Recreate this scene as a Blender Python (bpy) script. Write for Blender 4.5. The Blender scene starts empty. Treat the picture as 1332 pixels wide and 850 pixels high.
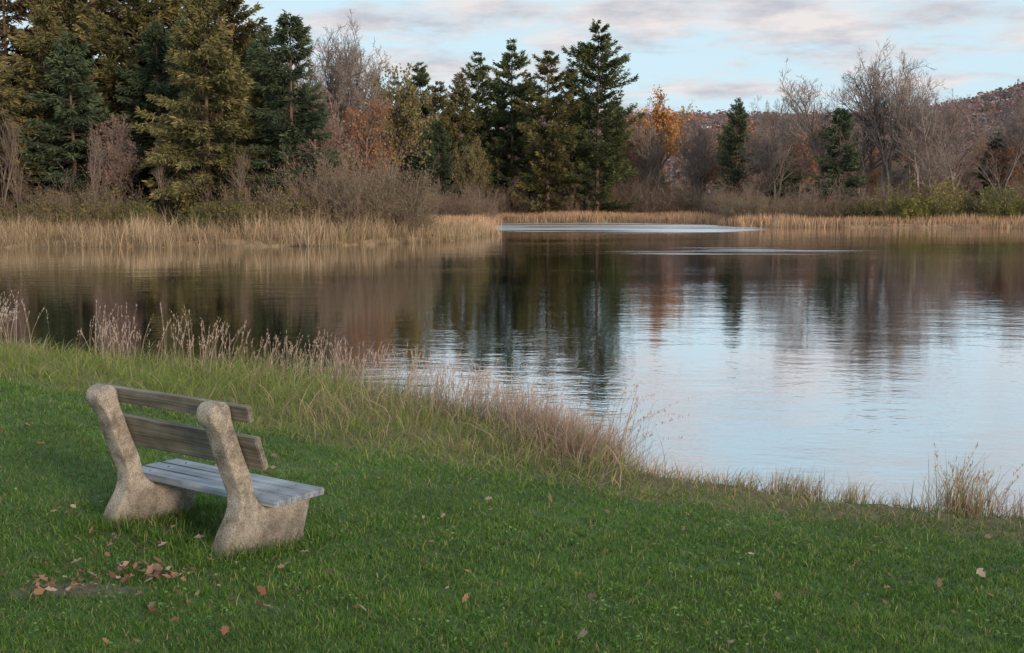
import bpy, bmesh, math, random, time
import numpy as np
T0=time.time()
rng=np.random.default_rng(7)
random.seed(7)
sc=bpy.context.scene
WZ=-0.55

# ---------------------------------------------------------------- helpers
class MB:
    def __init__(s): s.V=[];s.F=[];s.C=[];s.M=[];s.n=0
    def add(s,V,F,C,m=0):
        V=np.asarray(V,float).reshape(-1,3);F=np.asarray(F,int)
        C=np.asarray(C,float)
        if C.ndim==1: C=np.tile(C,(len(V),1))
        s.V.append(V);s.C.append(C);s.F.append(F+s.n);s.M.append(np.full(len(F),m));s.n+=len(V)
    def mesh(s,name,mats,smooth=False):
        me=bpy.data.meshes.new(name)
        V=np.concatenate(s.V);C=np.concatenate(s.C)
        me.vertices.add(len(V));me.vertices.foreach_set('co',V.astype(np.float32).ravel())
        loops=np.concatenate([f.ravel() for f in s.F])
        tot=np.concatenate([np.full(len(f),f.shape[1]) for f in s.F])
        start=np.concatenate([[0],np.cumsum(tot)[:-1]])
        me.loops.add(len(loops));me.loops.foreach_set('vertex_index',loops.astype(np.int32))
        me.polygons.add(len(tot));me.polygons.foreach_set('loop_start',start.astype(np.int32))
        try: me.polygons.foreach_set('loop_total',tot.astype(np.int32))
        except Exception: pass
        me.polygons.foreach_set('material_index',np.concatenate(s.M).astype(np.int32))
        if smooth: me.polygons.foreach_set('use_smooth',np.ones(len(tot),bool))
        a=me.attributes.new('Col','FLOAT_COLOR','POINT')
        a.data.foreach_set('color',np.concatenate([np.clip(C,0,1),np.ones((len(C),1))],1).astype(np.float32).ravel())
        for m in mats: me.materials.append(m)
        me.update(calc_edges=True);me.validate()
        return me
def obj(name,me,loc=(0,0,0),rz=0,sc_=(1,1,1),parent=None):
    o=bpy.data.objects.new(name,me);sc.collection.objects.link(o)
    o.location=loc;o.rotation_euler=(0,0,rz);o.scale=sc_
    if parent: o.parent=parent
    return o
def nrm(v): return v/np.maximum(np.linalg.norm(v,axis=-1,keepdims=True),1e-9)
def rndu(n,r=rng): return nrm(r.normal(size=(n,3)))
def cards(P,D,L,W,r=rng,N=None,taper=.35):
    n=len(P);D=nrm(D)
    q=rndu(n,r) if N is None else N
    S=nrm(np.cross(D,q))
    L=np.broadcast_to(L,(n,))[:,None];W=np.broadcast_to(W,(n,))[:,None]
    V=np.stack([P-S*W*.3,P+S*W*.3,P+D*L*.55+S*W*.5,P+D*L+S*W*.5*taper,P+D*L-S*W*.5*taper,P+D*L*.55-S*W*.5],1)
    b=np.arange(n)[:,None]*6
    F=b+np.array([[0,1,2,3,4,5]])
    return V.reshape(-1,3),F
def quads(P,N,S,r=rng):
    n=len(P);q=rndu(n,r);A=nrm(np.cross(N,q));B=np.cross(N,A)
    S=np.broadcast_to(S,(n,))[:,None]
    a=S*.5*r.uniform(.7,1.2,(n,1));b_=S*.5*r.uniform(.5,1,(n,1))
    V=np.stack([P-A*a,P-B*b_,P+A*a,P+B*b_],1)
    F=np.arange(n)[:,None]*4+np.array([[0,1,2,3]])
    return V.reshape(-1,3),F
def tubes(P0,P1,R0,R1,k=3):
    n=len(P0);D=nrm(P1-P0);up=np.where(np.abs(D[:,2:3])>.9,np.array([[1.,0,0]]),np.array([[0,0,1.]]))
    A=nrm(np.cross(D,up));B=np.cross(D,A)
    vs=[]
    for P,R in((P0,R0),(P1,R1)):
        for i in range(k):
            t=2*math.pi*i/k
            vs.append(P+(A*math.cos(t)+B*math.sin(t))*np.asarray(R)[:,None])
    V=np.stack(vs,1)
    b=np.arange(n)[:,None]*2*k
    F=np.concatenate([b+np.array([[i,(i+1)%k,k+(i+1)%k,k+i]]) for i in range(k)])
    return V.reshape(-1,3),F
def blades(P,H,W,lean,az,seg,c0,c1,r=rng):
    n=len(P);ax=np.stack([np.cos(az),np.sin(az),0*az],1)
    fa=r.uniform(0,2*math.pi,n);S=np.stack([np.cos(fa),np.sin(fa),0*fa],1)
    H=H[:,None];W=W[:,None];lean=lean[:,None]
    rows=[];cols=[]
    for i in range(seg+1):
        t=i/seg
        C=P+np.array([0,0,1.])*H*(t-.35*lean*t*t)+ax*H*lean*t**1.8
        col=c0*(1-t)+c1*t
        if i<seg:
            w=W*.5*(1-.6*t)
            rows+= [C-S*w,C+S*w];cols+=[col,col]
        else: rows.append(C);cols.append(col)
    k=2*seg+1
    V=np.stack(rows,1).reshape(-1,3);Cc=np.stack(cols,1).reshape(-1,3)
    b=np.arange(n)[:,None]*k
    Fq=[b+np.array([[2*i,2*i+1,2*i+3,2*i+2]]) for i in range(seg-1)]
    Ft=b+np.array([[2*seg-2,2*seg-1,2*seg]])
    return V,Fq,Ft,Cc
def add_blades(mb,*a,**k):
    V,Fq,Ft,C=blades(*a,**k)
    n0=mb.n
    mb.V.append(V);mb.C.append(C)
    for f in Fq+[Ft]:
        mb.F.append(f+n0);mb.M.append(np.zeros(len(f),int))
    mb.n+=len(V)
def sn(x,y,s=1.,o=0.):
    x=x*s;y=y*s
    return (np.sin(x*1.3+1.7*np.sin(y*.9+o)+o)+np.sin(y*1.7+1.3*np.sin(x*1.1-o)+2*o)+.6*np.sin(x*2.9-y*2.3+o)+.5*np.sin(x*4.1+y*3.7+3*o))/3.1
def smooth(t): t=np.clip(t,0,1);return t*t*(3-2*t)
def pick(pal,n,r=rng,p=None,j=.18):
    pal=np.array(pal,float);i=r.choice(len(pal),n,p=p)
    return pal[i]*r.uniform(1-j,1+j,(n,1))*r.uniform(1-j*.3,1+j*.3,(n,3))

# ---------------------------------------------------------------- materials
def newmat(name):
    m=bpy.data.materials.new(name);m.use_nodes=True
    nt=m.node_tree;nt.nodes.clear();return m,nt,nt.nodes,nt.links
def leafmat(name,trans=.3,var=.25,gloss=0.0):
    m,nt,N,L=newmat(name)
    out=N.new('ShaderNodeOutputMaterial');at=N.new('ShaderNodeAttribute');at.attribute_name='Col'
    oi=N.new('ShaderNodeObjectInfo');mr=N.new('ShaderNodeMapRange');mr.inputs['To Min'].default_value=1-var;mr.inputs['To Max'].default_value=1+var
    L.new(oi.outputs['Random'],mr.inputs['Value'])
    sc_=N.new('ShaderNodeVectorMath');sc_.operation='SCALE'
    L.new(at.outputs['Color'],sc_.inputs[0]);L.new(mr.outputs[0],sc_.inputs['Scale'])
    d=N.new('ShaderNodeBsdfDiffuse');t=N.new('ShaderNodeBsdfTranslucent');mx=N.new('ShaderNodeMixShader');mx.inputs[0].default_value=trans
    L.new(sc_.outputs[0],d.inputs[0]);L.new(sc_.outputs[0],t.inputs[0])
    L.new(d.outputs[0],mx.inputs[1]);L.new(t.outputs[0],mx.inputs[2])
    last=mx.outputs[0]
    if gloss>0:
        g=N.new('ShaderNodeBsdfGlossy');g.inputs['Roughness'].default_value=.45
        m2=N.new('ShaderNodeMixShader');m2.inputs[0].default_value=gloss
        L.new(last,m2.inputs[1]);L.new(g.outputs[0],m2.inputs[2]);last=m2.outputs[0]
    L.new(last,out.inputs[0]);return m
M_needle=leafmat('needles',.25,.2)
M_leaf=leafmat('leaves',.35,.2)
M_grass=leafmat('grass',.35,0,.03)
M_reed=leafmat('reeds',.3,0)
def barkmat():
    m,nt,N,L=newmat('bark')
    out=N.new('ShaderNodeOutputMaterial');p=N.new('ShaderNodeBsdfPrincipled');at=N.new('ShaderNodeAttribute');at.attribute_name='Col'
    tc=N.new('ShaderNodeTexCoord');no=N.new('ShaderNodeTexNoise');no.inputs['Scale'].default_value=4;no.inputs['Detail'].default_value=5
    mp=N.new('ShaderNodeMapping');mp.inputs['Scale'].default_value=(3,3,.6)
    L.new(tc.outputs['Object'],mp.inputs[0]);L.new(mp.outputs[0],no.inputs['Vector'])
    mr=N.new('ShaderNodeMapRange');mr.inputs['To Min'].default_value=.5;mr.inputs['To Max'].default_value=1.5
    L.new(no.outputs[0],mr.inputs['Value'])
    s=N.new('ShaderNodeVectorMath');s.operation='SCALE';L.new(at.outputs['Color'],s.inputs[0]);L.new(mr.outputs[0],s.inputs['Scale'])
    L.new(s.outputs[0],p.inputs['Base Color']);p.inputs['Roughness'].default_value=.9
    L.new(p.outputs[0],out.inputs[0]);return m
M_bark=barkmat()
def groundmat():
    m,nt,N,L=newmat('ground_soil')
    out=N.new('ShaderNodeOutputMaterial');p=N.new('ShaderNodeBsdfPrincipled');at=N.new('ShaderNodeAttribute');at.attribute_name='Col'
    ge=N.new('ShaderNodeNewGeometry')
    n1=N.new('ShaderNodeTexNoise');n1.inputs['Scale'].default_value=1.3;n1.inputs['Detail'].default_value=8
    n2=N.new('ShaderNodeTexNoise');n2.inputs['Scale'].default_value=35;n2.inputs['Detail'].default_value=5
    L.new(ge.outputs['Position'],n1.inputs['Vector']);L.new(ge.outputs['Position'],n2.inputs['Vector'])
    a=N.new('ShaderNodeMath');a.operation='MULTIPLY';L.new(n1.outputs[0],a.inputs[0]);L.new(n2.outputs[0],a.inputs[1])
    mr=N.new('ShaderNodeMapRange');mr.inputs['From Min'].default_value=.1;mr.inputs['From Max'].default_value=.42;mr.inputs['To Min'].default_value=.45;mr.inputs['To Max'].default_value=1.5
    L.new(a.outputs[0],mr.inputs['Value'])
    s=N.new('ShaderNodeVectorMath');s.operation='SCALE';L.new(at.outputs['Color'],s.inputs[0]);L.new(mr.outputs[0],s.inputs['Scale'])
    L.new(s.outputs[0],p.inputs['Base Color']);p.inputs['Roughness'].default_value=.95
    b=N.new('ShaderNodeBump');b.inputs['Strength'].default_value=.6;b.inputs['Distance'].default_value=.03
    L.new(n2.outputs[0],b.inputs['Height']);L.new(b.outputs[0],p.inputs['Normal'])
    L.new(p.outputs[0],out.inputs[0]);return m
M_ground=groundmat()

# ---------------------------------------------------------------- lake outline
LAKE=np.array([(-12.75,21.95),(-8.3,18.5),(-6.54,17.17),(-3.86,15.64),(-2.14,14.67),(-.69,13.1),(.34,11.7),(.92,10.5),(1.15,9.95),(2.05,9.2),(3.07,8.6),(3.84,8.3),(5.5,7.8),(12,5),(40,-6),(150,-20),
 (170,20),(120,70),(70,95),(44.6,101),(30,102.5),(20.3,104),(19.8,115),(11.2,124),(-1.3,125),(-2.2,98),(-1.36,79),(-4.66,66),(-10.7,60.4),(-18,59.6),(-26.4,59.5),(-45,58),(-75,50),(-85,35),(-60,26),(-30,24)],float)
def sdist(x,y):
    x=np.asarray(x,float);y=np.asarray(y,float);P=np.stack([x.ravel(),y.ravel()],1)
    out=np.empty(len(P))
    A=LAKE;B=np.roll(LAKE,-1,0);AB=B-A;L2=(AB**2).sum(1)
    for i in range(0,len(P),60000):
        p=P[i:i+60000]
        ap=p[:,None,:]-A[None]
        t=np.clip((ap*AB).sum(2)/L2,0,1)
        d=np.sqrt(((ap-t[...,None]*AB)**2).sum(2)).min(1)
        c=((A[:,1]>p[:,1:2])!=(B[:,1]>p[:,1:2]))
        xi=A[:,0]+(p[:,1:2]-A[:,1])/(np.where(AB[:,1]==0,1e-9,AB[:,1]))*AB[:,0]
        ins=(c&(p[:,0:1]<xi)).sum(1)%2==1
        out[i:i+60000]=np.where(ins,-d,d)
    return out.reshape(x.shape)
def sd2(x,y):
    s=sdist(x,y)
    amp=np.clip(y/60,.12,.9)
    return s+amp*sn(x,y,1.6/(.3+amp),.4)
RX=[-3000,-1000,-300,0,72,200,255,311,450,1000,3000];RH=[30,36,40,42,43,43,48,64,88,70,40]
def height(x,y,s=None):
    x=np.asarray(x,float);y=np.asarray(y,float)
    if s is None: s=sd2(x,y)
    near=1-smooth((y-30)/15)
    zn=WZ+.12*smooth(s/.3)+.43*smooth(s/6.0)+.012*sn(x,y,1.7)
    zf=WZ+.3*smooth(s/1.2)+1.1*smooth(s/70)+.08*sn(x,y,.3)
    z=near*zn+(1-near)*zf
    z=np.where(s<0,WZ-np.minimum(1.6,.05+.35*np.abs(s)),z)
    hill=np.interp(x,RX,RH)*smooth((y-360)/340)*(1-.5*smooth((y-760)/600))*(1+.04*sn(x,y,.02,1.))
    return z+hill

# ---------------------------------------------------------------- ground sheet
def axis(n,a,lim,c):
    t=np.linspace(-1,1,n);b=math.asinh(lim/a);return c+a*np.sinh(b*t)
xs=axis(460,6,2600,0);ys=axis(520,7,2600,8)
X,Y=np.meshgrid(xs,ys);S=sd2(X,Y);Z=height(X,Y,S)
LE_X=[-40,-12,-5.6,-3.5,-1.8,.0,.45,.78,1.87,3.43,8,14];LE_Y=[24,16.5,13.0,11.1,9.9,9.3,8.9,8.5,8.15,7.5,6.5,3]
c_lawn=np.array([.055,.105,.022]);c_marsh=np.array([.15,.12,.06]);c_mead=np.array([.34,.24,.14]);c_for=np.array([.08,.06,.035]);c_hill=np.array([.13,.085,.07])
C=np.tile(c_lawn,(X.size,1)).reshape(X.shape+(3,))
edge=(Y>np.interp(X,LE_X,LE_Y))&(Y<40);C[edge]=c_marsh
far=Y>=40
C[far]=c_mead;C[far&(S>12)]=c_for;C[(Y>300)]=c_hill
C[S<.1]=np.array([.05,.04,.025])
bare=smooth(1.3-np.hypot((X+2.1)/.28,(Y-5.36)/.11)*1.0)
C=C*(1-bare[...,None])+np.array([.15,.12,.10])*bare[...,None]
g=MB();ny,nx=X.shape
idx=np.arange(nx*ny).reshape(ny,nx)
F=np.stack([idx[:-1,:-1],idx[:-1,1:],idx[1:,1:],idx[1:,:-1]],-1).reshape(-1,4)
g.add(np.stack([X,Y,Z],-1).reshape(-1,3),F,C.reshape(-1,3))
obj('ground',g.mesh('ground',[M_ground],True))

# ---------------------------------------------------------------- water
def watermat():
    m,nt,N,L=newmat('lake_water')
    out=N.new('ShaderNodeOutputMaterial');ge=N.new('ShaderNodeNewGeometry')
    def noise(sx,sy,scale,det,rot=0):
        mp=N.new('ShaderNodeMapping');mp.inputs['Scale'].default_value=(sx,sy,1);mp.inputs['Rotation'].default_value=(0,0,rot)
        L.new(ge.outputs['Position'],mp.inputs[0])
        n=N.new('ShaderNodeTexNoise');n.inputs['Scale'].default_value=scale;n.inputs['Detail'].default_value=det
        L.new(mp.outputs[0],n.inputs['Vector']);return n.outputs[0]
    def math_(op,a,b):
        x=N.new('ShaderNodeMath');x.operation=op
        for i,v in enumerate((a,b)):
            if isinstance(v,(int,float)): x.inputs[i].default_value=v
            else: L.new(v,x.inputs[i])
        return x.outputs[0]
    def mrange(v,a,b,c,d):
        q=N.new('ShaderNodeMapRange');q.interpolation_type='SMOOTHSTEP'
        for i,u in zip((1,2,3,4),(a,b,c,d)): q.inputs[i].default_value=u
        L.new(v,q.inputs[0]);return q.outputs[0]
    n1=noise(.7,1.4,2.4,3,.25);n2=noise(.7,1.3,.55,2,-.3);n3=noise(.9,1.4,8,2,.3)
    big=noise(.25,1.0,.12,3)
    sep=N.new('ShaderNodeSeparateXYZ');L.new(ge.outputs['Position'],sep.inputs[0])
    def ell(cx,cy,rx,ry,e0=1.3,e1=.2):
        a=math_('DIVIDE',math_('SUBTRACT',sep.outputs[0],cx),rx);b=math_('DIVIDE',math_('SUBTRACT',sep.outputs[1],cy),ry)
        d=math_('ADD',math_('MULTIPLY',a,a),math_('MULTIPLY',b,b))
        return mrange(d,e0,e1,0,1)
    streak=mrange(noise(.12,1.0,.9,4,.05),.45,.60,0,1)
    streak2=mrange(noise(.10,.7,.5,4,.0),.38,.52,.35,1)
    patch=math_('MAXIMUM',math_('MULTIPLY',ell(9,107,14,24,1.2,.7),streak2),math_('MULTIPLY',ell(10.5,55,7.5,5.0),math_('MULTIPLY',streak,.7)))
    h=math_('ADD',math_('ADD',math_('MULTIPLY',n1,.5),math_('MULTIPLY',n2,1.1)),math_('MULTIPLY',n3,.18))
    b=N.new('ShaderNodeBump');b.inputs['Distance'].default_value=.021
    L.new(mrange(big,.35,.65,.20,.55),b.inputs['Strength'])
    L.new(h,b.inputs['Height'])
    rough=math_('ADD',math_('MULTIPLY',patch,.36),.015)
    gl=N.new('ShaderNodeBsdfGlossy');gl.inputs['Color'].default_value=(.95,.975,1,1)
    L.new(rough,gl.inputs['Roughness']);L.new(b.outputs[0],gl.inputs['Normal'])
    di=N.new('ShaderNodeBsdfDiffuse');di.inputs['Color'].default_value=(.036,.031,.020,1)
    fr=N.new('ShaderNodeFresnel');fr.inputs['IOR'].default_value=1.5;L.new(b.outputs[0],fr.inputs['Normal'])
    mr=N.new('ShaderNodeMapRange');mr.inputs['From Min'].default_value=.04;mr.inputs['From Max'].default_value=.6;mr.inputs['To Min'].default_value=.55;mr.inputs['To Max'].default_value=.97
    L.new(fr.outputs[0],mr.inputs['Value'])
    mx=N.new('ShaderNodeMixShader');L.new(mr.outputs[0],mx.inputs[0]);L.new(di.outputs[0],mx.inputs[1]);L.new(gl.outputs[0],mx.inputs[2])
    L.new(mx.outputs[0],out.inputs[0]);return m
w=MB();w.add([(-110,-30,WZ),(200,-30,WZ),(200,135,WZ),(-110,135,WZ)],[[0,1,2,3]],(0,0,0))
obj('lake_water',w.mesh('lake_water',[watermat()]))

# ---------------------------------------------------------------- conifers
def conifer(seed,H,R,base,kind,dens=1.0,shape=None):
    r=np.random.default_rng(seed);mb=MB()
    k=7;zz=np.linspace(-.4,H*.97,k);tr=.015*H*(1-zz/H*.97)+.015
    off=np.cumsum(r.normal(0,.03,(k,2)),0)
    P=np.stack([off[:,0],off[:,1],zz],1)
    V,F=tubes(P[:-1],P[1:],tr[:-1],tr[1:],7);mb.add(V,F,(.12,.085,.065),0)
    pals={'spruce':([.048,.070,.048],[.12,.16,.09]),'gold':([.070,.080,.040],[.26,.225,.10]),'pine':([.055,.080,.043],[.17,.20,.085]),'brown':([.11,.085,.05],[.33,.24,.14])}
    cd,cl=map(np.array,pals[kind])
    pine=(shape or kind)=='pine'
    nb=int(H*(10 if pine else 15))
    us=np.sort(r.uniform(0,1,nb)**(.95))
    if pine: us=np.clip(np.round(us*H*.9)/(H*.9)+r.normal(0,.010,nb),0,1)
    allP=[];allD=[];allC=[];b0=[];b1=[];br=[]
    lob=r.uniform(0,6.28,6)
    for u in us:
        z=H*(base+(1-base)*u)
        az=r.uniform(0,2*math.pi)
        if pine:
            prof=(math.sin(math.pi*min(1,(u*.80+.20)))**.62)*(1-.30*u)
            prof*=1+.30*math.sin(z*1.9+lob[0])+.28*math.sin(az*2+z*.8+lob[1])
            Lb=R*prof*r.uniform(.5,1.2);el=r.uniform(.05,.35)+.35*u;dr=.1
        else:
            prof=(1-u)**.72*(1-math.exp(-(u+.06)*9))
            prof*=1+.15*math.sin(z*2.2+lob[0]+az)+.18*math.sin(az*3+z*.7+lob[1])
            Lb=R*prof*r.uniform(.7,1.15)*1.15+.12;el=-.12+.75*u**1.5+r.normal(0,.08);dr=.22*(1-u)
        d=np.array([math.cos(az),math.sin(az),0])
        n=max(8,int(dens*(50 if not pine else 60)*Lb**(.95)))
        t=r.uniform(.12,1,n)**.75
        side=np.array([-d[1],d[0],0])
        wid=(.30*Lb*(1-t)**.7+.10)*(1.0 if not pine else .8)
        so=r.normal(0,.55,n)*wid
        zc=el*Lb*t-dr*Lb*t*t+(.1*Lb*t**4)
        p=np.array([P[0,0],0,z])+d*(Lb*t)[:,None]+side*so[:,None]+np.array([0,0,1.])*(zc+r.normal(0,.05+(.05 if pine else .035)*Lb*.4,n)-.10*np.abs(so))[:,None]
        dd=d*r.uniform(.4,1.2,n)[:,None]+side*(np.sign(so)*r.uniform(.1,1.1,n))[:,None]+np.array([0,0,1.])*(r.normal(.15 if pine else -.15,.4,n))[:,None]
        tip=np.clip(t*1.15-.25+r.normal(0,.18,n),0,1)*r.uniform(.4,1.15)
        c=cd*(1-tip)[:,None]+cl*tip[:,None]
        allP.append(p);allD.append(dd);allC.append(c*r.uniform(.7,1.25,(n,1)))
        b0.append([0,0,z]);b1.append([d[0]*Lb*.85,d[1]*Lb*.85,z+el*Lb*.85-dr*Lb*.7]);br.append(.012+.012*Lb)
    Pp=np.concatenate(allP);D=np.concatenate(allD);Cc=np.concatenate(allC);n=len(Pp)
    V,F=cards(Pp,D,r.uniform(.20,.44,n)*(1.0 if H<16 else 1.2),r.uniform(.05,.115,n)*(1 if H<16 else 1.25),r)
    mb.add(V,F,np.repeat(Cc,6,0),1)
    b0=np.array(b0,float);b1=np.array(b1);br=np.array(br)
    V,F=tubes(b0,b1,br,br*.3,3);mb.add(V,F,(.10,.075,.06),0)
    return mb.mesh('conifer_%s_%d'%(kind,seed),[M_bark,M_needle])
CON={}
CON['spruce']=[conifer(11,13,3.7,.04,'spruce',1.15),conifer(12,13,3.3,.06,'spruce',1.15)]
CON['gold']=[conifer(21,14,4.5,.05,'gold',1.1),conifer(22,14,4.1,.1,'gold',1.1)]
CON['pine']=[conifer(31,20,4.6,.06,'pine',.9),conifer(32,20,4.0,.04,'pine',.9),conifer(33,21,5.0,.06,'pine',.85)]
CON['fspruce']=[conifer(41,18,4.0,.02,'pine',.75),conifer(42,18,4.5,.03,'gold',.7),conifer(43,18,4.6,.05,'gold',.8,'pine')]
CON['brown']=[conifer(51,18,4.6,.12,'brown',.8)]
print('conifers',time.time()-T0)

# ---------------------------------------------------------------- broadleaf / bare trees, shrubs
def tree(seed,H,spread,leafpal=None,nleaf=0,bark=(.19,.16,.15),rmin=.018,levels=4,trunk=1,leafsz=.16,upright=.35,lean=(0,0)):
    r=np.random.default_rng(seed);mb=MB()
    p0=[];p1=[];ra=[];rb=[];tips=[]
    def grow(p,d,L,R,lev):
        ns=4 if lev<2 else (3 if lev<levels-1 else 2)
        pts=[p]
        for i in range(ns):
            d=nrm(d+r.normal(0,.10+.05*lev,3)+np.array([0,0,.08*(lev>0)]))
            q=pts[-1]+d*L/ns
            f0=1-.65*i/ns;f1=1-.65*(i+1)/ns
            p0.append(pts[-1]);p1.append(q);ra.append(max(R*f0,rmin*.8));rb.append(max(R*f1,rmin*.6))
            pts.append(q)
        if lev>=levels-1: tips.append((pts[-1],d));tips.append((pts[1],d))
        if lev<levels:
            nc=[9,6,5,4,3][lev] if lev<5 else 2
            if lev==0: nc=int(nc*1.3)
            for j in range(nc):
                t=r.uniform(.28 if lev==0 else .2,1.0)
                k=min(ns-1,int(t*ns));fr=t*ns-k
                q=pts[k]*(1-fr)+pts[k+1]*fr
                ax=nrm(pts[k+1]-pts[k])
                sd=nrm(np.cross(ax,r.normal(size=3)))
                a=r.uniform(.45,1.0)*(1 if lev else spread)
                nd=nrm(ax*math.cos(a)+sd*math.sin(a)+np.array([0,0,upright*.6]))
                grow(q,nd,L*r.uniform(.42,.68)*(1.1-.45*t if lev==0 else 1-.3*t),R*(.55-.2*t),lev+1)
    for i in range(trunk):
        a=r.uniform(0,6.28)
        o=np.array([math.cos(a)*.25,math.sin(a)*.25,0])*(trunk>1)
        grow(o+np.array([0,0,-.3]),nrm(np.array([math.cos(a)*.14*(trunk>1)+lean[0],math.sin(a)*.14*(trunk>1)+lean[1],1.])),H*.80*r.uniform(.85,1),H*.0155,0)
    V,F=tubes(np.array(p0),np.array(p1),np.array(ra),np.array(rb),3)
    s=H/ V[:,2].max();V=V*np.array([s,s,s])
    cb=np.array(bark);mb.add(V,F,cb*np.repeat(r.uniform(.75,1.25,len(p0)),6)[:,None],0)
    if nleaf:
        T=np.array([t[0] for t in tips])*s
        i=r.integers(0,len(T),nleaf)
        P=T[i]+r.normal(0,.22,(nleaf,3))
        V,F=quads(P,rndu(nleaf,r),r.uniform(.6,1.3,nleaf)*leafsz,r)
        cl=pick(leafpal,len(T),r)[i]*r.uniform(.8,1.2,(nleaf,1))
        mb.add(V,F,np.repeat(cl,4,0),1)
    return mb.mesh('tree_%d'%seed,[M_bark,M_leaf])
BARE=[tree(101,16,.8),tree(102,16,.9,trunk=2),tree(103,16,.7,trunk=2,bark=(.25,.21,.19)),tree(104,14,1.05,trunk=1,lean=(.25,0))]
SNAG=[tree(105,9,.6,levels=3,rmin=.009,bark=(.16,.125,.10),upright=.7),tree(106,9,.5,levels=3,rmin=.009,bark=(.18,.14,.12),upright=.8)]
rust=[(.36,.18,.10),(.28,.16,.10),(.39,.22,.13)]
RUST=[tree(111,11,.9,rust,3800,leafsz=.23,bark=(.21,.16,.14)),tree(112,11,.9,[(.34,.22,.18),(.27,.19,.16)],2600,leafsz=.22,trunk=2,bark=(.24,.185,.165)),tree(113,12,.8,[(.60,.31,.09),(.52,.25,.09),(.36,.21,.10)],5600,leafsz=.24)]
OLIVE=[tree(121,12,.9,[(.20,.18,.08),(.24,.19,.095),(.14,.135,.065)],6500,leafsz=.24)]
def shrub(seed,H,W,leafpal,nleaf,bark,nst=26,leafsz=.09,rmin=.012):
    r=np.random.default_rng(seed);mb=MB();p0=[];p1=[];ra=[];rb=[];T=[]
    def g(p,d,L,R,lev):
        pts=[p]
        for i in range(3):
            d=nrm(d+r.normal(0,.13,3)+np.array([0,0,.05]));q=pts[-1]+d*L/3
            p0.append(pts[-1]);p1.append(q);ra.append(max(rmin*.7,R*(1-.25*i)));rb.append(max(rmin*.5,R*(.75-.25*i)));pts.append(q)
        if lev>0: T.append(pts[-1]);T.append(pts[2]);T.append(pts[1])
        if lev<2:
            for j in range(5):
                k=r.integers(0,3);f=r.uniform();q=pts[k]*(1-f)+pts[k+1]*f
                g(q,nrm(d+rndu(1,r)[0]*.75),L*r.uniform(.35,.6),R*.5,lev+1)
    for i in range(nst):
        a=r.uniform(0,6.28);rr=math.sqrt(r.uniform())*W*.5
        p=np.array([math.cos(a)*rr*.6,math.sin(a)*rr*.6,-.1])
        g(p,nrm(np.array([math.cos(a)*rr/W*1.5,math.sin(a)*rr/W*1.5,1.])),H*r.uniform(.5,.95)*(1-.35*(rr/(W*.5))**2),.02,0)
    V,F=tubes(np.array(p0),np.array(p1),np.array(ra),np.array(rb),3)
    mb.add(V,F,np.array(bark)*np.repeat(r.uniform(.7,1.3,len(p0)),6)[:,None],0)
    if nleaf:
        T=np.array(T);i=r.integers(0,len(T),nleaf);P=T[i]+r.normal(0,.12,(nleaf,3));P[:,2]=np.maximum(P[:,2],.05)
        V,F=quads(P,rndu(nleaf,r),r.uniform(.6,1.3,nleaf)*leafsz,r)
        mb.add(V,F,np.repeat(pick(leafpal,len(T),r)[i],4,0),1)
    return mb.mesh('shrub_%d'%seed,[M_bark,M_leaf])
SB=[shrub(201,4,4,[(.20,.13,.09)],900,(.20,.145,.13)),shrub(202,4,4.5,[(.21,.15,.08),(.16,.14,.07)],2200,(.20,.155,.135))]
SG=[shrub(211,3,4.5,[(.27,.25,.07),(.18,.19,.06),(.36,.31,.10),(.14,.14,.055)],4600,(.18,.14,.10),leafsz=.14),shrub(212,2.6,4,[(.12,.145,.05),(.18,.165,.07)],3800,(.16,.13,.10),leafsz=.14),shrub(213,3,4.2,[(.25,.20,.08),(.17,.16,.07)],2600,(.19,.15,.12),leafsz=.13)]
SW=[shrub(221,4.5,6,[(.20,.17,.10),(.23,.17,.12),(.16,.15,.08)],5500,(.22,.17,.14),nst=40,leafsz=.11)]
print('trees',time.time()-T0)

R2=random.Random(5)
def place(name,me,x,y,h,h0,wscale=1.0,parent=None):
    z=float(height(np.array([x]),np.array([y]))[0])-.05
    s=h/h0
    return obj(name,me,(x,y,z),R2.uniform(0,6.28),(s*wscale,s*wscale,s),parent)
for x,y,h,k,i,ws in[(-27.8,74,12.4,'spruce',0,.95),(-18.6,71,14.4,'gold',0,.92),(-13.4,71,13.1,'spruce',1,.95),(-15.6,74,11.2,'gold',1,.8),(-33.5,73,13.5,'gold',1,1.0),(-23.6,78,13.5,'spruce',0,.9),(-38,75,15,'spruce',1,1),(-44,74,13,'gold',0,1),(-51,76,15,'spruce',0,1),(-59,78,14,'gold',1,1),(-22.2,80,14,'spruce',1,.85),(-31,78,14.5,'gold',0,.9),(-16.4,79,13.6,'spruce',0,.8)]:
    place('spruce_tree',CON[k][i],x,y,h,14 if k=='gold' else 13,ws)
for x,y,h,k,i in[(-37,86,20,'brown',0),(-32.5,86,20.5,'gold',0),(-29,88,21.5,'brown',0),(-25.5,86,20.5,'gold',1),(-42,88,20,'pine',0),(-35,92,21,'gold',1),(-48,90,19,'brown',0),(-21.5,90,19,'fspruce',2),(-56,92,20,'pine',2),(-23.2,92,21,'brown',0),(-40,84,18,'gold',0),(-27,84,20,'fspruce',2)]:
    h0={'brown':18,'gold':14,'pine':20,'fspruce':18}[k]
    place('pine_tree',CON[k][i],x,y,h,h0,.72 if k=='gold' else .95)
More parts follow.
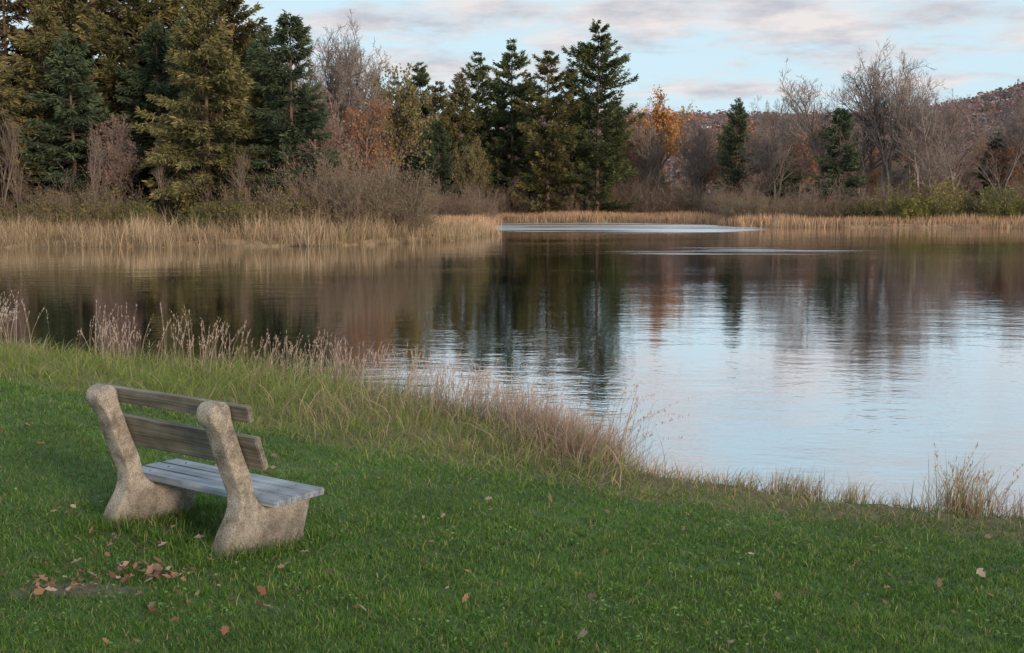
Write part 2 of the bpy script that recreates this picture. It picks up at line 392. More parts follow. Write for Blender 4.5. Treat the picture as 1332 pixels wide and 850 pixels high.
for x,y,h,k,i,ws in[(-13.8,140,16.5,'pine',1,.9),(-11.2,142,18.4,'pine',0,.85),(-8.7,138,15.8,'fspruce',2,.8),(-6.3,140,17.2,'fspruce',1,.8),(-4.1,142,19.6,'pine',1,.85),(-1.6,145,17.6,'fspruce',0,.8),(0,141,21.0,'pine',1,.9),(2.0,146,17.5,'fspruce',0,.8),(4.1,134,18.9,'fspruce',2,.92),(7.2,142,18.2,'pine',0,.75),(9.9,135,22.3,'pine',2,.9),(12.8,145,14.5,'pine',1,.8)]:
    place('pine_tree',CON[k][i],x,y,h,{'pine':20,'fspruce':18}[k]*(1.05 if (i==2 and k=='pine') else 1),ws)
place('spruce_tree',CON['spruce'][0],25.6,133,13.4,13,.72)
place('spruce_tree',CON['spruce'][1],33.2,118,11.2,13,1.05)
place('spruce_tree',CON['spruce'][0],52,125,9,13,1.0)
for x,y,h,i,ws in[(-16.8,95,17.6,0,.8),(-14.9,97,17.2,2,.9),(-12.9,94,15.5,1,.8),(-19,98,16.5,2,.8),(29.8,130,14.4,1,.9),(27.6,128,11,2,.9),(32.8,120,16.6,0,1.0),(40.2,125,19.6,2,.95),(37.9,127,17.6,1,.9),(42.4,122,17,2,.8),(43.3,117,14,3,1),(46.2,120,13.5,1,1),(49.5,118,12,0,1.1),(53.5,121,13,1,1),(58,117,13,3,1),(36,131,13,1,.9),(22.3,140,12.5,1,.9),(17.3,146,13,2,.8)]:
    place('bare_tree',BARE[i],x,y,h,14 if i==3 else 16,ws)
for x,y,h,i in[(-30.5,69,8.2,0),(-29.6,69.5,7.0,1),(-24.6,68,7.0,1),(-16.2,68,6.0,0),(-20.5,68.5,5.6,1)]: place('bare_tree',SNAG[i],x,y,h,9,.7)
place('maple_tree',RUST[2],19.2,150,15.6,12,.85)
place('maple_tree',RUST[0],15.3,152,11.5,11,.9)
place('maple_tree',RUST[1],-13.4,84,10.4,11,.9)
place('maple_tree',RUST[0],-11.6,88,9.6,11,.9)
place('maple_tree',RUST[0],-21,76,8.5,11,.9)
place('maple_tree',RUST[1],-24.8,72,7.5,11,.9)
place('oak_tree',OLIVE[0],-10.6,101,13.4,12,.8)
place('oak_tree',OLIVE[0],-13.5,108,13.5,12,.9)
woods=bpy.data.objects.new('distant_woods',None);sc.collection.objects.link(woods)
for n_,x0,x1,y0,y1,h0_,h1_,fam in[(80,-16,105,148,190,8,12.5,'mix'),(60,-20,150,190,290,9,14,'mix'),(30,-95,-26,92,125,9,15,'left'),(16,-27,-15,98,125,9,12.5,'left'),(26,-120,-55,62,95,10,16,'left'),(36,20,110,112,150,5,9,'low'),(26,-22,-2,128,160,6,11,'dk')]:
    for j in range(n_):
        x=R2.uniform(x0,x1);y=R2.uniform(y0,y1);h=R2.uniform(h0_,h1_)
        q=R2.random()
        if fam=='mix': me,hh=(R2.choice([RUST[0],RUST[1],RUST[1]]),11) if q<.66 else ((R2.choice(BARE[:3]),16) if q<.9 else (R2.choice(CON['spruce']),13))
        elif fam=='left': me,hh=(R2.choice(CON['gold']+CON['spruce']),13.5) if q<.5 else ((R2.choice(RUST[:2]),11) if q<.75 else (R2.choice(BARE[:3]),16))
        elif fam=='dk': me,hh=(R2.choice(CON['spruce']),13) if q<.6 else (OLIVE[0],12)
        else: me,hh=(R2.choice(RUST[:2]),11) if q<.5 else (R2.choice(BARE[:3]),16)
        place('woods_tree',me,x,y,h,hh,1.1 if fam!='dk' else .8,woods)
def shr(fam,name,h0,x,y,h,ws=1): place(name,R2.choice(fam),x,y,h,h0,ws)
for j in range(64):
    x=R2.uniform(-62,-9);y=R2.uniform(65.5,72)
    shr(SB,'bare_shrub',4,x,y,R2.uniform(2.6,4.8))
for j in range(30):
    x=R2.uniform(-50,-11);y=R2.uniform(64.5,67);shr([SG[1],SG[2],SG[0]],'green_shrub',2.8,x,y,R2.uniform(1.4,2.8),.9)
for x,y,h in[(-8.2,68,4.8),(-9.6,70,5.4),(-7,70,4.2),(-11,67.5,4.4),(-6.3,68.6,3.2),(-9.4,66.5,3.8)]: shr(SW,'willow_shrub',4.5,x,y,h,.85)
for j in range(20): shr(SB,'bare_shrub',4,R2.uniform(-9,-3),R2.uniform(108,130)-0,R2.uniform(2.5,4))
for j in range(56): shr(SB,'bare_shrub',4,R2.uniform(-12,24),R2.uniform(134,144),R2.uniform(2.5,5.5))
for j in range(60):
    x=R2.uniform(20.5,75);shr(SB,'bare_shrub',4,x,R2.uniform(110,119)+(4 if x<25 else 0)-.1*max(0,x-44),R2.uniform(2.5,4.8))
for x,y,h,i in[(38.3,107,4.0,0),(35.8,109,3.4,2),(40.6,109,2.8,2),(44.7,107,3.9,1),(47.5,106,2.6,0),(33.4,109,2.5,1),(50.2,106,3.4,2),(53,105,2.8,0),(57,104,3.7,1),(31,110,2.0,2),(42.6,110,3.0,1),(62,102,3.4,0),(67,101,3.4,1),(46.4,109,3.3,2),(39.4,105.8,2.2,1),(36.9,106.5,2.3,0)]: shr([SG[i]],'green_shrub',2.8,x,y,h,1.0)
for x,y,h in[(24,109,2.8),(27,109.5,2.6),(22.5,111,3),(29,110,2.3)]: shr(SW,'willow_shrub',4.5,x,y,h,1.2)

# ---------------------------------------------------------------- forest on the hill
r=np.random.default_rng(77);mb=MB();n=10500
x=r.uniform(-160,520,n);y=r.uniform(360,740,n);z=height(x,y)
pal=np.array([(.30,.20,.19),(.26,.215,.23),(.40,.23,.16),(.16,.165,.155),(.30,.22,.215)]);ci=r.choice(5,n,p=[.3,.30,.12,.10,.18])  # crown colours lifted and blued, distance haze painted into the palette
hh=r.uniform(6,11,n);m=16
u=rndu(n*m,r);u[:,2]=np.abs(u[:,2])*1.0
cr=np.repeat(np.where(ci==3,2.0,3.0)*r.uniform(.7,1.2,n),m)
P=np.repeat(np.stack([x,y,z+hh*.55],1),m,0)+u*np.stack([cr,cr,np.repeat(hh*.5,m)],1)*r.uniform(.6,1,(n*m,1))
V,F=quads(P,nrm(u+r.normal(0,.4,u.shape)),r.uniform(1.0,2.3,n*m),r)
cc=np.repeat(pal[ci]*r.uniform(.8,1.2,(n,1)),m,0)*r.uniform(.88,1.12,(n*m,1))
mb.add(V,F,np.repeat(cc,4,0),0)
obj('hill_forest',mb.mesh('hill_forest',[M_leaf]))

# ---------------------------------------------------------------- far reeds
r=np.random.default_rng(9)
def scatter(n,x0,x1,y0,y1,cond):
    x=r.uniform(x0,x1,n);y=r.uniform(y0,y1,n);s=sd2(x,y);k=cond(x,y,s);return x[k],y[k],s[k]
mb=MB()
straw=[(.58,.46,.33),(.52,.39,.27),(.68,.55,.40),(.38,.27,.19)]
x,y,s=scatter(180000,-62,2,54,82,lambda x,y,s:(s>-.2)&(s<4.8+1.2*sn(x,y,.3))&(r.uniform(size=len(x))<.3+.7*(sn(x,y,1.3,4.)>-.25)))
n=len(x);P=np.stack([x,y,np.maximum(height(x,y,s),WZ)-.05],1)
patch=np.clip(.5+.5*sn(x,y,.55,2.)+.4*sn(x,y,1.7,1.),0,1.25)
hgt=(.65+1.0*patch)*r.uniform(.45,1.3,n)*np.where(x>-6,.75,1)
c1=pick(straw,n,r)*(0.66+.52*patch)[:,None];c0=c1*np.array([.60,.58,.50])
gr=(r.uniform(size=n)<.12+.3*(x>-12)*(patch<.5)+.2*(patch<.3));c1[gr]=pick([(.28,.26,.12),(.24,.17,.12)],int(gr.sum()),r)
add_blades(mb,P,hgt,r.uniform(.014,.036,n),r.uniform(.02,.7,n),r.uniform(0,6.28,n),2,c0,c1,r=r)
x,y,s=scatter(190000,-14,80,82,136,lambda x,y,s:(s>-.2)&(s<np.where(x<21,30,6.)))
n=len(x);P=np.stack([x,y,np.maximum(height(x,y,s),WZ)-.05],1)
patch=.5+.5*sn(x,y,.25,1.)
hgt=(.65+.6*patch)*r.uniform(.5,1.1,n);c1=pick(straw,n,r)*np.array([1.05,.93,.86])*(0.75+.4*patch)[:,None]
add_blades(mb,P,hgt,r.uniform(.03,.07,n),r.uniform(.02,.4,n),r.uniform(0,6.28,n),2,c1*.65,c1,r=r)
obj('reed_bed',mb.mesh('reed_bed',[M_reed]))

# ---------------------------------------------------------------- lawn
def edgeY(x): return np.interp(x,LE_X,LE_Y)
def lawn_ok(x,y,s,j): return (y<edgeY(x)+.35*sn(x,y,2.3)+j)&(s>.15)
N_=600000
rr=np.exp(r.uniform(math.log(2.6),math.log(19),N_));th=r.uniform(-.72,.72,N_)
x=rr*np.sin(th);y=rr*np.cos(th);s=sd2(x,y)
k=lawn_ok(x,y,s,r.uniform(-.3,1.2,N_));
bareness=np.hypot((x+2.1)/.28,(y-5.36)/.11);k&=~((bareness<1.1+.3*sn(x,y,14))&(r.uniform(size=N_)<.78))
thin=sn(x,y,3.3,8.)+.6*sn(x,y,9,2.);k&=~((thin>.75)&(r.uniform(size=N_)<.55))
x,y,rr,s,thin=x[k],y[k],rr[k],s[k],thin[k];n=len(x);z=height(x,y,s)
tone=.5+.5*sn(x,y,.8,.7);fine=.5+.5*sn(x,y,6.,1.7);mid=.5+.5*sn(x,y,2.1,3.1);tuft=np.clip(sn(x,y,13,4.)+.5*sn(x,y,5,9.),-1,1)
O=np.array([-1.504,5.92]);ld=np.array([.815,-.58]);dd=np.array([.58,.815])
ss=(x-O[0])*ld[0]+(y-O[1])*ld[1];dv=(x-O[0])*dd[0]+(y-O[1])*dd[1]
foot=np.minimum(np.hypot((ss+.06)/.14,(dv-.28)/.36),np.hypot((ss+1.02)/.14,(dv-.28)/.36))
tall=1+1.3*np.exp(-np.maximum(foot-1,0)**2*5)
under=((ss>-1.1)&(ss<.05)&(dv>-.1)&(dv<.7));tall=np.where(under,np.maximum(tall,1.7),tall)
h=r.uniform(.022,.052,n)*(0.65+.35*fine+.25*mid+.35*np.maximum(tuft,0))*tall
hot=r.uniform(size=n)<.02;h[hot]*=1.8
A=np.array([.052,.135,.022]);B=np.array([.155,.295,.042]);Cy=np.array([.27,.32,.085])
mix=np.clip(.30*tone+.2*fine+.35*mid+.2*tuft+.07+r.normal(0,.22,n),0,1)[:,None]
c1=A*(1-mix)+B*mix
q=r.uniform(size=n);yl=q<.04+.05*(thin>.5);c1[yl]=np.array([.38,.31,.17])
yl=(q>.1)&(q<.16+.10*(mid>.75));c1[yl]=Cy
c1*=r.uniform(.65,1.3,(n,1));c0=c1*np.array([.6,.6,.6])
mb=MB();P=np.stack([x,y,z-.004],1)
w_=.0042*np.maximum(1,rr/5.)*r.uniform(.7,1.3,n);le=r.uniform(.1,1.1,n);az=r.uniform(0,6.28,n)
k=rr<7.5
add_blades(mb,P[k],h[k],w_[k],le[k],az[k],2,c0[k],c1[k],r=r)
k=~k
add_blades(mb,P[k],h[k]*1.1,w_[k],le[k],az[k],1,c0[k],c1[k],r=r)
m=14000;rr2=np.exp(r.uniform(math.log(2.8),math.log(9),m));t2=r.uniform(-.7,.7,m);x2=rr2*np.sin(t2);y2=rr2*np.cos(t2)
s2=sd2(x2,y2);k=(sn(x2,y2,1.9,5.)>.1)&lawn_ok(x2,y2,s2,0);x2,y2,s2=x2[k],y2[k],s2[k];m=len(x2)
Nn=nrm(np.stack([r.normal(0,.35,m),r.normal(0,.35,m),np.ones(m)],1))
V,F=quads(np.stack([x2,y2,height(x2,y2,s2)+r.uniform(.02,.045,m)],1),Nn,r.uniform(.012,.024,m),r)
mb.add(V,F,np.repeat(pick([(.11,.22,.045),(.17,.29,.08)],m,r),4,0),0)
obj('lawn_grass',mb.mesh('lawn_grass',[M_grass]))
print('lawn',n,time.time()-T0)

# ---------------------------------------------------------------- tall bank grass
mb=MB()
x,y,s=scatter(580000,-24,9,5.5,26,lambda x,y,s:(s>-.12)&(s<9)&(y>edgeY(x)-.3+.5*sn(x,y,2.3))&(y<edgeY(x)+9))
clump=.5+.5*sn(x,y,1.6,.3);cl2=.5+.5*sn(x,y,4.5,2.3);cl3=.5+.5*sn(x,y,9.,.8);hue=.5+.5*sn(x,y,2.7,6.1)
keep=r.uniform(size=len(x))<(.12+.88*cl2)*(.5+.5*cl3)*1.3*np.where(x>1.2,.8,1)*np.clip(1.6-np.hypot(x,y)/22,.35,1)
x,y,s,clump,cl2,cl3,hue=[a[keep] for a in(x,y,s,clump,cl2,cl3,hue)];n=len(x)
inl=np.clip((y-edgeY(x))/1.3,0,1);inl=np.where(x>1,np.clip((y-edgeY(x))/.9,0,1),inl)
h=(.10+.44*inl*(.18+.45*clump+.6*cl2*cl3))*r.uniform(.35,1.4,n)
h*=np.where(x>1.0,.50,1)*np.where(x<-4,.8,1)
green=[(.17,.27,.05),(.24,.33,.07),(.33,.38,.12)];dry=[(.54,.42,.29),(.46,.34,.25),(.38,.27,.22),(.64,.53,.40)]
cen=smooth((x+3.4)/2.4)
pd=np.clip(.03+.42*cen*inl+.32*smooth(1-s/1.5)+.8*(clump-.5)*inl+.7*(hue-.55)*inl+.15*(x>1.0),.04,.93)
isd=r.uniform(size=n)<pd
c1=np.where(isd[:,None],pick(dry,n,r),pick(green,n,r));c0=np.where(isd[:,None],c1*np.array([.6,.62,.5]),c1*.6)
P=np.stack([x,y,np.maximum(height(x,y,s),WZ)-.01],1)
laz=6.28*cl2+3*cl3+r.normal(0,1.0,n)
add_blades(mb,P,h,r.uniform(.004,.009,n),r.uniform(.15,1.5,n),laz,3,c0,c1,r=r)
print('bank',n)
obj('bank_grass',mb.mesh('bank_grass',[M_grass]))
def stalks(name,pts,hr,rad,count,pal,plume=True,lean=.35,headpal=None,w=.006,az0=None):
    mb=MB()
    for (cx,cy) in pts:
        m=count
        x=cx+r.normal(0,rad,m);y=cy+r.normal(0,rad*.7,m);s=sd2(x,y)
        P=np.stack([x,y,np.maximum(height(x,y,s),WZ)-.02],1)
        H=r.uniform(hr[0],hr[1],m)*r.uniform(.6,1,m);az=r.normal(.0,1.6,m) if az0 is None else r.normal(az0,.8,m);le=r.uniform(.05,lean,m)
        c=pick(pal,m,r)
        add_blades(mb,P,H,np.full(m,w)*r.uniform(.7,1.2,m),le,az,4,c*.7,c,r=r)
        if plume:
            q=14;ax=np.stack([np.cos(az),np.sin(az),0*az],1)
            t=r.uniform(.74,1.02,(m,q));T=t[...,None]
            C=P[:,None]+np.array([0,0,1.])*H[:,None,None]*(T-.35*le[:,None,None]*T*T)+ax[:,None]*(H*le)[:,None,None]*T**1.8
            V,F=cards(C.reshape(-1,3),np.array([0,0,1.2])+r.normal(0,.4,(m*q,3)),r.uniform(.015,.04,m*q),.005,r)
            hp=pick(headpal or pal,m*q,r);mb.add(V,F,np.repeat(hp,6,0),0)
    return obj(name,mb.mesh(name,[M_reed]))
purp=[(.50,.39,.31),(.42,.32,.26),(.58,.47,.38)]
stalks('tall_seed_grass',[(-9.2,18.3),(-8.7,18.5),(-9.8,18.3),(-8.3,18.0),(-10.5,19)],(.7,1.25),.3,130,purp,headpal=[(.62,.54,.48)])
stalks('tall_seed_grass',[(-5.9,16.5),(-5.6,16.4),(-4.3,15.5),(-4.0,15.3)],(.5,1.1),.24,38,purp,headpal=[(.6,.5,.43)])
stalks('tall_seed_grass',[(-2.9,14.6),(-2.2,14.2),(-1.6,13.6),(-1.,13.0),(-.6,12.5),(-.3,12.0),(0,11.6)],(.3,.8),.32,80,purp)
brn=[(.42,.30,.24),(.50,.37,.29),(.34,.24,.19),(.56,.44,.34)]
for P_ in [[(.45,10.9),(.7,10.5),(.85,10.2),(.6,10.8),(.45,10.4),(.65,10.0)],[(.35,11.3),(.2,11.3),(0,11.6),(-.3,11.9),(.2,10.9)]]:
    stalks('weed_clump',P_,(.28,.66),.2,210,brn,plume=False,lean=1.1)
stalks('weed_clump',[(.9,10.5),(.95,10.3)],(.6,.95),.08,16,brn,plume=True,lean=1.1,az0=.0)
dryp=[(.44,.35,.24),(.52,.42,.29),(.36,.27,.18)]
stalks('weed_clump',[(3.42,8.6),(3.5,8.5),(3.36,8.65)],(.25,.66),.10,110,dryp+[(.3,.3,.13)],plume=False,lean=.55,w=.006)
stalks('weed_clump',[(3.45,8.55)],(.4,.72),.12,30,dryp,plume=True,lean=.5,w=.005)
stalks('weed_clump',[(3.75,8.4),(3.9,8.35),(3.62,8.45)],(.15,.45),.13,90,[(.36,.26,.2),(.45,.34,.26)],plume=False,lean=.9)
stalks('weed_clump',[(2.22,9.1),(2.38,9.07)],(.15,.36),.08,190,dryp+[(.28,.29,.12)],plume=False,lean=.6)
stalks('weed_clump',[(2.66,8.85)],(.15,.36),.07,150,dryp+[(.28,.29,.12)],plume=False,lean=.6)
stalks('weed_clump',[(1.5,9.65),(1.65,9.5),(1.35,9.75),(1.9,9.3),(3.05,8.65)],(.08,.26),.12,90,dryp+[(.28,.29,.12)],plume=False,lean=.8)

# ---------------------------------------------------------------- fallen leaves
mb=MB();n=470
x=np.concatenate([r.uniform(-6,4.5,n-170),r.normal(-2.14,.15,34),r.normal(-1.80,.13,50),r.normal(-1.7,.45,40),r.normal(-2.7,.5,46)])
y=np.concatenate([r.uniform(3.2,9.5,n-170),r.normal(5.33,.07,34),r.normal(5.58,.08,50),r.normal(5.6,.4,40),r.normal(6.1,.6,46)])
s=sd2(x,y);k=(y<edgeY(x));x,y,s=x[k],y[k],s[k];n=len(x)
z=height(x,y,s)+r.uniform(.025,.045,n)
for i in range(n):
    L=r.uniform(.012,.032);a=r.uniform(0,6.28);ti=r.normal(0,.40,2);cu=r.uniform(.1,.7)
    ol=np.array([(-.5,0),(-.22,.3),(.02,.22),(.12,.42),(.3,.18),(.55,0),(.3,-.2),(.1,-.4),(0,-.2),(-.25,-.28)])*r.uniform(.8,1.2,(10,2))*2*L
    pz=np.abs(ol[:,1])*cu+np.abs(ol[:,0])*cu*.4
    V=np.stack([ol[:,0]*math.cos(a)-ol[:,1]*math.sin(a),ol[:,0]*math.sin(a)+ol[:,1]*math.cos(a),pz],1)
    V[:,2]+=V[:,0]*ti[0]+V[:,1]*ti[1]
    V=np.concatenate([V,[[0,0,0]]])+np.array([x[i],y[i],z[i]])
    F=[[j,(j+1)%10,10] for j in range(10)]
    c=pick([(.34,.20,.13),(.27,.13,.09),(.50,.38,.29),(.22,.15,.11),(.38,.24,.18)],1,r)[0]
    mb.add(V,F,c,0)
obj('fallen_leaves',mb.mesh('fallen_leaves',[M_leaf]))
mb=MB()
for cx,cy,q in[(.88,10.1,.10),(1.02,9.98,.07),(.75,10.25,.08),(1.15,9.8,.06),(.95,9.85,.05),(.7,9.95,.05)]:
    bm=bmesh.new();bmesh.ops.create_icosphere(bm,subdivisions=2,radius=q)
    V=np.array([v.co[:] for v in bm.verts]);F=np.array([[v.index for v in f.verts] for f in bm.faces]);bm.free()
    V*=(1+.2*np.sin(V@r.normal(size=(3,))*60/ (q*10)))[:,None]*np.array([1.2,.9,.55])
    mb.add(V+np.array([cx,cy,WZ+.03]),F,(.13,.12,.11),0)
obj('shore_rocks',mb.mesh('shore_rocks',[M_bark],True))

# ---------------------------------------------------------------- park bench
def concmat():
    m,nt,N,L=newmat('bench_concrete')
    out=N.new('ShaderNodeOutputMaterial');p=N.new('ShaderNodeBsdfPrincipled');tc=N.new('ShaderNodeTexCoord')
    v=N.new('ShaderNodeTexVoronoi');v.inputs['Scale'].default_value=120
    n=N.new('ShaderNodeTexNoise');n.inputs['Scale'].default_value=8;n.inputs['Detail'].default_value=10;n.inputs['Roughness'].default_value=.68
    n2=N.new('ShaderNodeTexNoise');n2.inputs['Scale'].default_value=90;n2.inputs['Detail'].default_value=5
    for q in(v,n,n2): L.new(tc.outputs['Object'],q.inputs['Vector'])
    cr=N.new('ShaderNodeValToRGB');e=cr.color_ramp.elements;e[0].position=.0;e[0].color=(.50,.475,.44,1);e[1].position=.75;e[1].color=(.27,.25,.225,1)
    L.new(v.outputs['Distance'],cr.inputs[0])
    c2=N.new('ShaderNodeValToRGB');e=c2.color_ramp.elements;e[0].position=.36;e[0].color=(.40,.38,.35,1);e[1].position=.60;e[1].color=(1.12,1.10,1.06,1)
    L.new(n.outputs[0],c2.inputs[0])
    mx=N.new('ShaderNodeMix');mx.data_type='RGBA';mx.blend_type='MULTIPLY';mx.inputs[0].default_value=1
    L.new(cr.outputs[0],mx.inputs[6]);L.new(c2.outputs[0],mx.inputs[7])
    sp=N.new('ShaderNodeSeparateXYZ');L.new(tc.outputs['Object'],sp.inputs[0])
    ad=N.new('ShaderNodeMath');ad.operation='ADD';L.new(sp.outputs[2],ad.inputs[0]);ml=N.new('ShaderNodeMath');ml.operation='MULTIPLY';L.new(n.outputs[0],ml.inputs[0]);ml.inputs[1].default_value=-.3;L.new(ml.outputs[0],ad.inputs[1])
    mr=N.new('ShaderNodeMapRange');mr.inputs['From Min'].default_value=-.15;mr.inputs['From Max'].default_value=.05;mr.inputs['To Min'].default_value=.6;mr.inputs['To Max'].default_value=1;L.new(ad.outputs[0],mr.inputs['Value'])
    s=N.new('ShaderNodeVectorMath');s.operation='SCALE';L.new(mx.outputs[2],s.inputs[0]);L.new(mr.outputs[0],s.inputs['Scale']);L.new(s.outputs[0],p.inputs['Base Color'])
    p.inputs['Roughness'].default_value=.92
    a=N.new('ShaderNodeMath');a.operation='SUBTRACT';L.new(n2.outputs[0],a.inputs[0]);L.new(v.outputs['Distance'],a.inputs[1])
    b=N.new('ShaderNodeBump');b.inputs['Strength'].default_value=.7;b.inputs['Distance'].default_value=.005
    L.new(a.outputs[0],b.inputs['Height']);L.new(b.outputs[0],p.inputs['Normal'])
    L.new(p.outputs[0],out.inputs[0]);return m
def woodmat(name,c0,c1,rough):
    m,nt,N,L=newmat(name)
    out=N.new('ShaderNodeOutputMaterial');p=N.new('ShaderNodeBsdfPrincipled');tc=N.new('ShaderNodeTexCoord')
    mp=N.new('ShaderNodeMapping');mp.inputs['Scale'].default_value=(1.2,38,38);L.new(tc.outputs['Object'],mp.inputs[0])
    n=N.new('ShaderNodeTexNoise');n.inputs['Scale'].default_value=1.6;n.inputs['Detail'].default_value=8;n.inputs['Distortion'].default_value=.6;L.new(mp.outputs[0],n.inputs['Vector'])
    n2=N.new('ShaderNodeTexNoise');n2.inputs['Scale'].default_value=5;n2.inputs['Detail'].default_value=4;L.new(tc.outputs['Object'],n2.inputs['Vector'])
    cr=N.new('ShaderNodeValToRGB');e=cr.color_ramp.elements;e[0].position=.32;e[0].color=(*c0,1);e[1].position=.68;e[1].color=(*c1,1);L.new(n.outputs[0],cr.inputs[0])
    mr=N.new('ShaderNodeMapRange');mr.inputs['From Min'].default_value=.3;mr.inputs['From Max'].default_value=.7;mr.inputs['To Min'].default_value=.6;mr.inputs['To Max'].default_value=1.3;L.new(n2.outputs[0],mr.inputs['Value'])
    s=N.new('ShaderNodeVectorMath');s.operation='SCALE';L.new(cr.outputs[0],s.inputs[0]);L.new(mr.outputs[0],s.inputs['Scale'])
    L.new(s.outputs[0],p.inputs['Base Color']);p.inputs['Roughness'].default_value=rough
    b=N.new('ShaderNodeBump');b.inputs['Strength'].default_value=.5;b.inputs['Distance'].default_value=.003;L.new(n.outputs[0],b.inputs['Height']);L.new(b.outputs[0],p.inputs['Normal'])
    L.new(p.outputs[0],out.inputs[0]);return m
MC=concmat();MWb=woodmat('bench_wood_back',(.08,.072,.058),(.23,.215,.18),.7);MWs=woodmat('bench_wood_seat_skytint',(.12,.145,.18),(.32,.37,.43),.42)  # seat wood's blue-grey has the sky's reflection painted into its base colour
bench=bpy.data.objects.new('park_bench',None);sc.collection.objects.link(bench)
bench.location=(-1.504,5.92,-.015);bench.rotation_euler=(0,0,math.atan2(-.58,.815))
prof=[(0,-.15),(-.01,0),(.005,.05),(.04,.11),(.085,.17),(.11,.23),(.11,.29),(.085,.36),(.05,.45),(.012,.56),(-.022,.66),(-.045,.69),(-.07,.72),(-.08,.755),(-.072,.79),(-.045,.815),(-.01,.824),(.025,.815),(.05,.79),(.058,.755),(.062,.715),(.08,.665),(.10,.61),(.125,.54),(.16,.455),(.185,.39),(.20,.33),(.215,.27),(.235,.236),(.27,.222),(.45,.218),(.585,.216),(.61,.205),(.615,.18),(.605,.13),(.585,.07),(.565,.0),(.56,-.15)]
def leg(name,s0,s1):
    bm=bmesh.new()
    a=[bm.verts.new((s0,d,z)) for d,z in prof];b=[bm.verts.new((s1,d,z)) for d,z in prof]
    bm.faces.new(a);bm.faces.new(b[::-1]);n=len(prof)
    for i in range(n): bm.faces.new((a[i],b[i],b[(i+1)%n],a[(i+1)%n]))
    bmesh.ops.recalc_face_normals(bm,faces=bm.faces)
    me=bpy.data.meshes.new(name);bm.to_mesh(me);bm.free();me.materials.append(MC)
    o=obj(name,me,parent=bench);mod=o.modifiers.new('b','BEVEL');mod.width=.014;mod.segments=3;mod.limit_method='ANGLE';mod.angle_limit=math.radians(50)
    for p in me.polygons: p.use_smooth=True
    return o
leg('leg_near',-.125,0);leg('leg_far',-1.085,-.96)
def plank(name,c,wd,th,ang,mat,s0,s1):
    bm=bmesh.new();bmesh.ops.create_cube(bm,size=1)
    for v in bm.verts: v.co=(v.co.x*(s1-s0),v.co.y*wd,v.co.z*th)
    bmesh.ops.bevel(bm,geom=bm.edges[:],offset=.005,segments=2,affect='EDGES')
    bmesh.ops.recalc_face_normals(bm,faces=bm.faces)
    me=bpy.data.meshes.new(name);bm.to_mesh(me);bm.free();me.materials.append(mat)
    o=obj(name,me,parent=bench);o.location=((s0+s1)/2,c[0],c[1]);o.rotation_euler=(ang,0,0);return o
plank('back_slat_top',(.083,.757),.088,.04,math.radians(103),MWb,-1.2,.115)
plank('back_slat_lower',(.157,.535),.19,.04,math.radians(109),MWb,-1.2,.115)
for i in range(3):
    plank('seat_slat_%d'%(i+1),(.30+.132*i,.2395+.0-.002*i),.122,.04,math.radians(-1.0),MWs,-1.19+.004*i,.115-.006*i)
for s_ in(-.06,-1.02):
    for i in range(3):
        bm=bmesh.new();bmesh.ops.create_cone(bm,segments=12,radius1=.008,radius2=.006,depth=.006,cap_ends=True)
        me=bpy.data.meshes.new('bolt');bm.to_mesh(me);bm.free();me.materials.append(MC)
        o=obj('bolt',me,parent=bench);o.location=(s_,.30+.132*i,.262-.002*i)

# ---------------------------------------------------------------- sky, sun
SUN_EL=math.radians(14);SUN_AZ=math.radians(146)
wd=bpy.data.worlds.new('World');sc.world=wd;wd.use_nodes=True
N=wd.node_tree.nodes;L=wd.node_tree.links;N.clear()
out=N.new('ShaderNodeOutputWorld');bg=N.new('ShaderNodeBackground');bg.inputs[1].default_value=.15
sky=N.new('ShaderNodeTexSky');sky.sky_type='NISHITA';sky.sun_disc=False;sky.sun_elevation=SUN_EL;sky.sun_rotation=SUN_AZ;sky.air_density=1.0;sky.dust_density=1.5
tc=N.new('ShaderNodeTexCoord');sp=N.new('ShaderNodeSeparateXYZ');L.new(tc.outputs['Generated'],sp.inputs[0])
def mth(op,a,b=None,c=None):
    x=N.new('ShaderNodeMath');x.operation=op
    for i,v in enumerate((a,b,c)):
        if v is None: continue
        if isinstance(v,(int,float)): x.inputs[i].default_value=v
        else: L.new(v,x.inputs[i])
    return x.outputs[0]
zz=mth('ADD',mth('MAXIMUM',sp.outputs[2],0),.14)
cb=N.new('ShaderNodeCombineXYZ');L.new(mth('DIVIDE',sp.outputs[0],zz),cb.inputs[0]);L.new(mth('DIVIDE',sp.outputs[1],zz),cb.inputs[1])
def wn(scale,det,off,sx=1,sy=1):
    mp=N.new('ShaderNodeMapping');mp.inputs['Location'].default_value=off;mp.inputs['Scale'].default_value=(sx,sy,1);L.new(cb.outputs[0],mp.inputs[0])
    n=N.new('ShaderNodeTexNoise');n.inputs['Scale'].default_value=scale;n.inputs['Detail'].default_value=det;n.inputs['Roughness'].default_value=.62;L.new(mp.outputs[0],n.inputs['Vector']);return n.outputs[0]
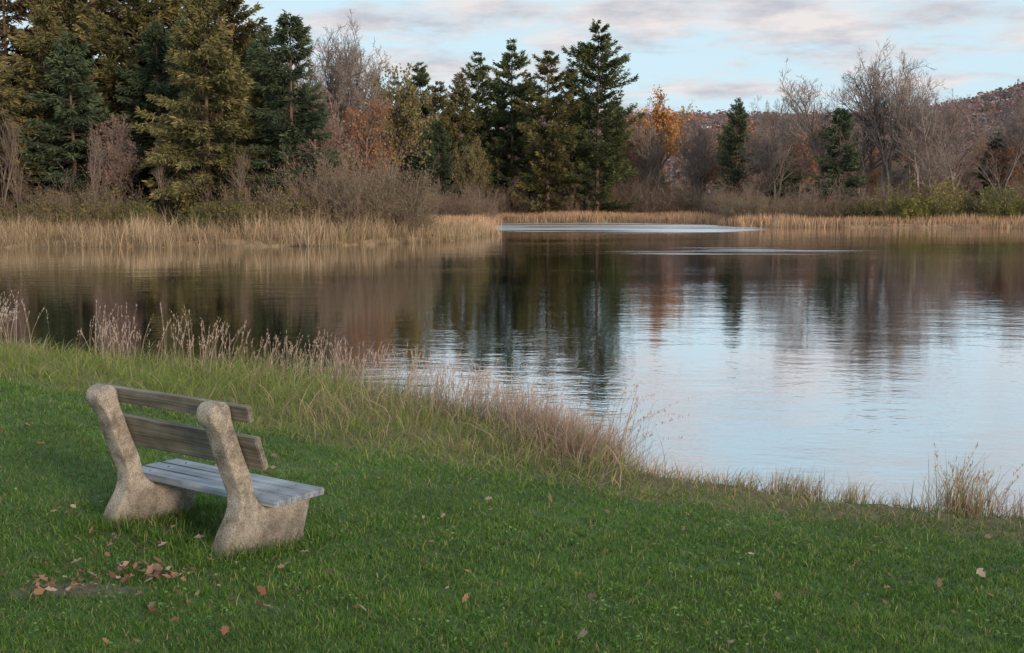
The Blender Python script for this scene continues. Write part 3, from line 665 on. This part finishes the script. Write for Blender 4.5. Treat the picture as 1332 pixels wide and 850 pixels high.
n1=wn(1.9,10,(3.1,1.7,0),.9,1.0);n2=wn(3.6,6,(7,2,0))
fac=N.new('ShaderNodeMapRange');fac.interpolation_type='SMOOTHSTEP';fac.inputs['From Min'].default_value=.42;fac.inputs['From Max'].default_value=.60;fac.inputs['To Max'].default_value=.9;L.new(n1,fac.inputs['Value'])
ccol=N.new('ShaderNodeValToRGB');e=ccol.color_ramp.elements;e[0].position=.36;e[0].color=(.58,.58,.64,1);e[1].position=.62;e[1].color=(.93,.85,.83,1);L.new(n2,ccol.inputs[0])
cs=N.new('ShaderNodeVectorMath');cs.operation='SCALE';cs.inputs['Scale'].default_value=6.3;L.new(ccol.outputs[0],cs.inputs[0])
tint=N.new('ShaderNodeMix');tint.data_type='RGBA';tint.inputs[0].default_value=.88;L.new(sky.outputs[0],tint.inputs[6]);tint.inputs[7].default_value=(4.4,5.8,6.6,1)
mx=N.new('ShaderNodeMix');mx.data_type='RGBA';L.new(fac.outputs[0],mx.inputs[0]);L.new(tint.outputs[2],mx.inputs[6]);L.new(cs.outputs[0],mx.inputs[7])
L.new(mx.outputs[2],bg.inputs[0]);L.new(bg.outputs[0],out.inputs[0])
sl=bpy.data.lights.new('sun','SUN');sl.energy=3.2;sl.angle=math.radians(10);sl.color=(1,.75,.54)
so=bpy.data.objects.new('sun',sl);sc.collection.objects.link(so)
from mathutils import Vector
sd_=Vector((math.sin(SUN_AZ)*math.cos(SUN_EL),math.cos(SUN_AZ)*math.cos(SUN_EL),math.sin(SUN_EL)))
so.rotation_euler=sd_.to_track_quat('Z','Y').to_euler();so.location=(20,-20,20)

# ---------------------------------------------------------------- camera
cam=bpy.data.cameras.new('camera');co=bpy.data.objects.new('camera',cam);sc.collection.objects.link(co)
cam.sensor_width=36;cam.lens=36*1500/1332;cam.clip_end=6000;cam.clip_start=.05
co.location=(0,0,1.85);co.rotation_euler=(math.radians(90-6.24),0,0)
sc.camera=co
sc.view_settings.view_transform='Standard';sc.view_settings.look='None';sc.view_settings.exposure=0
print('done',time.time()-T0)
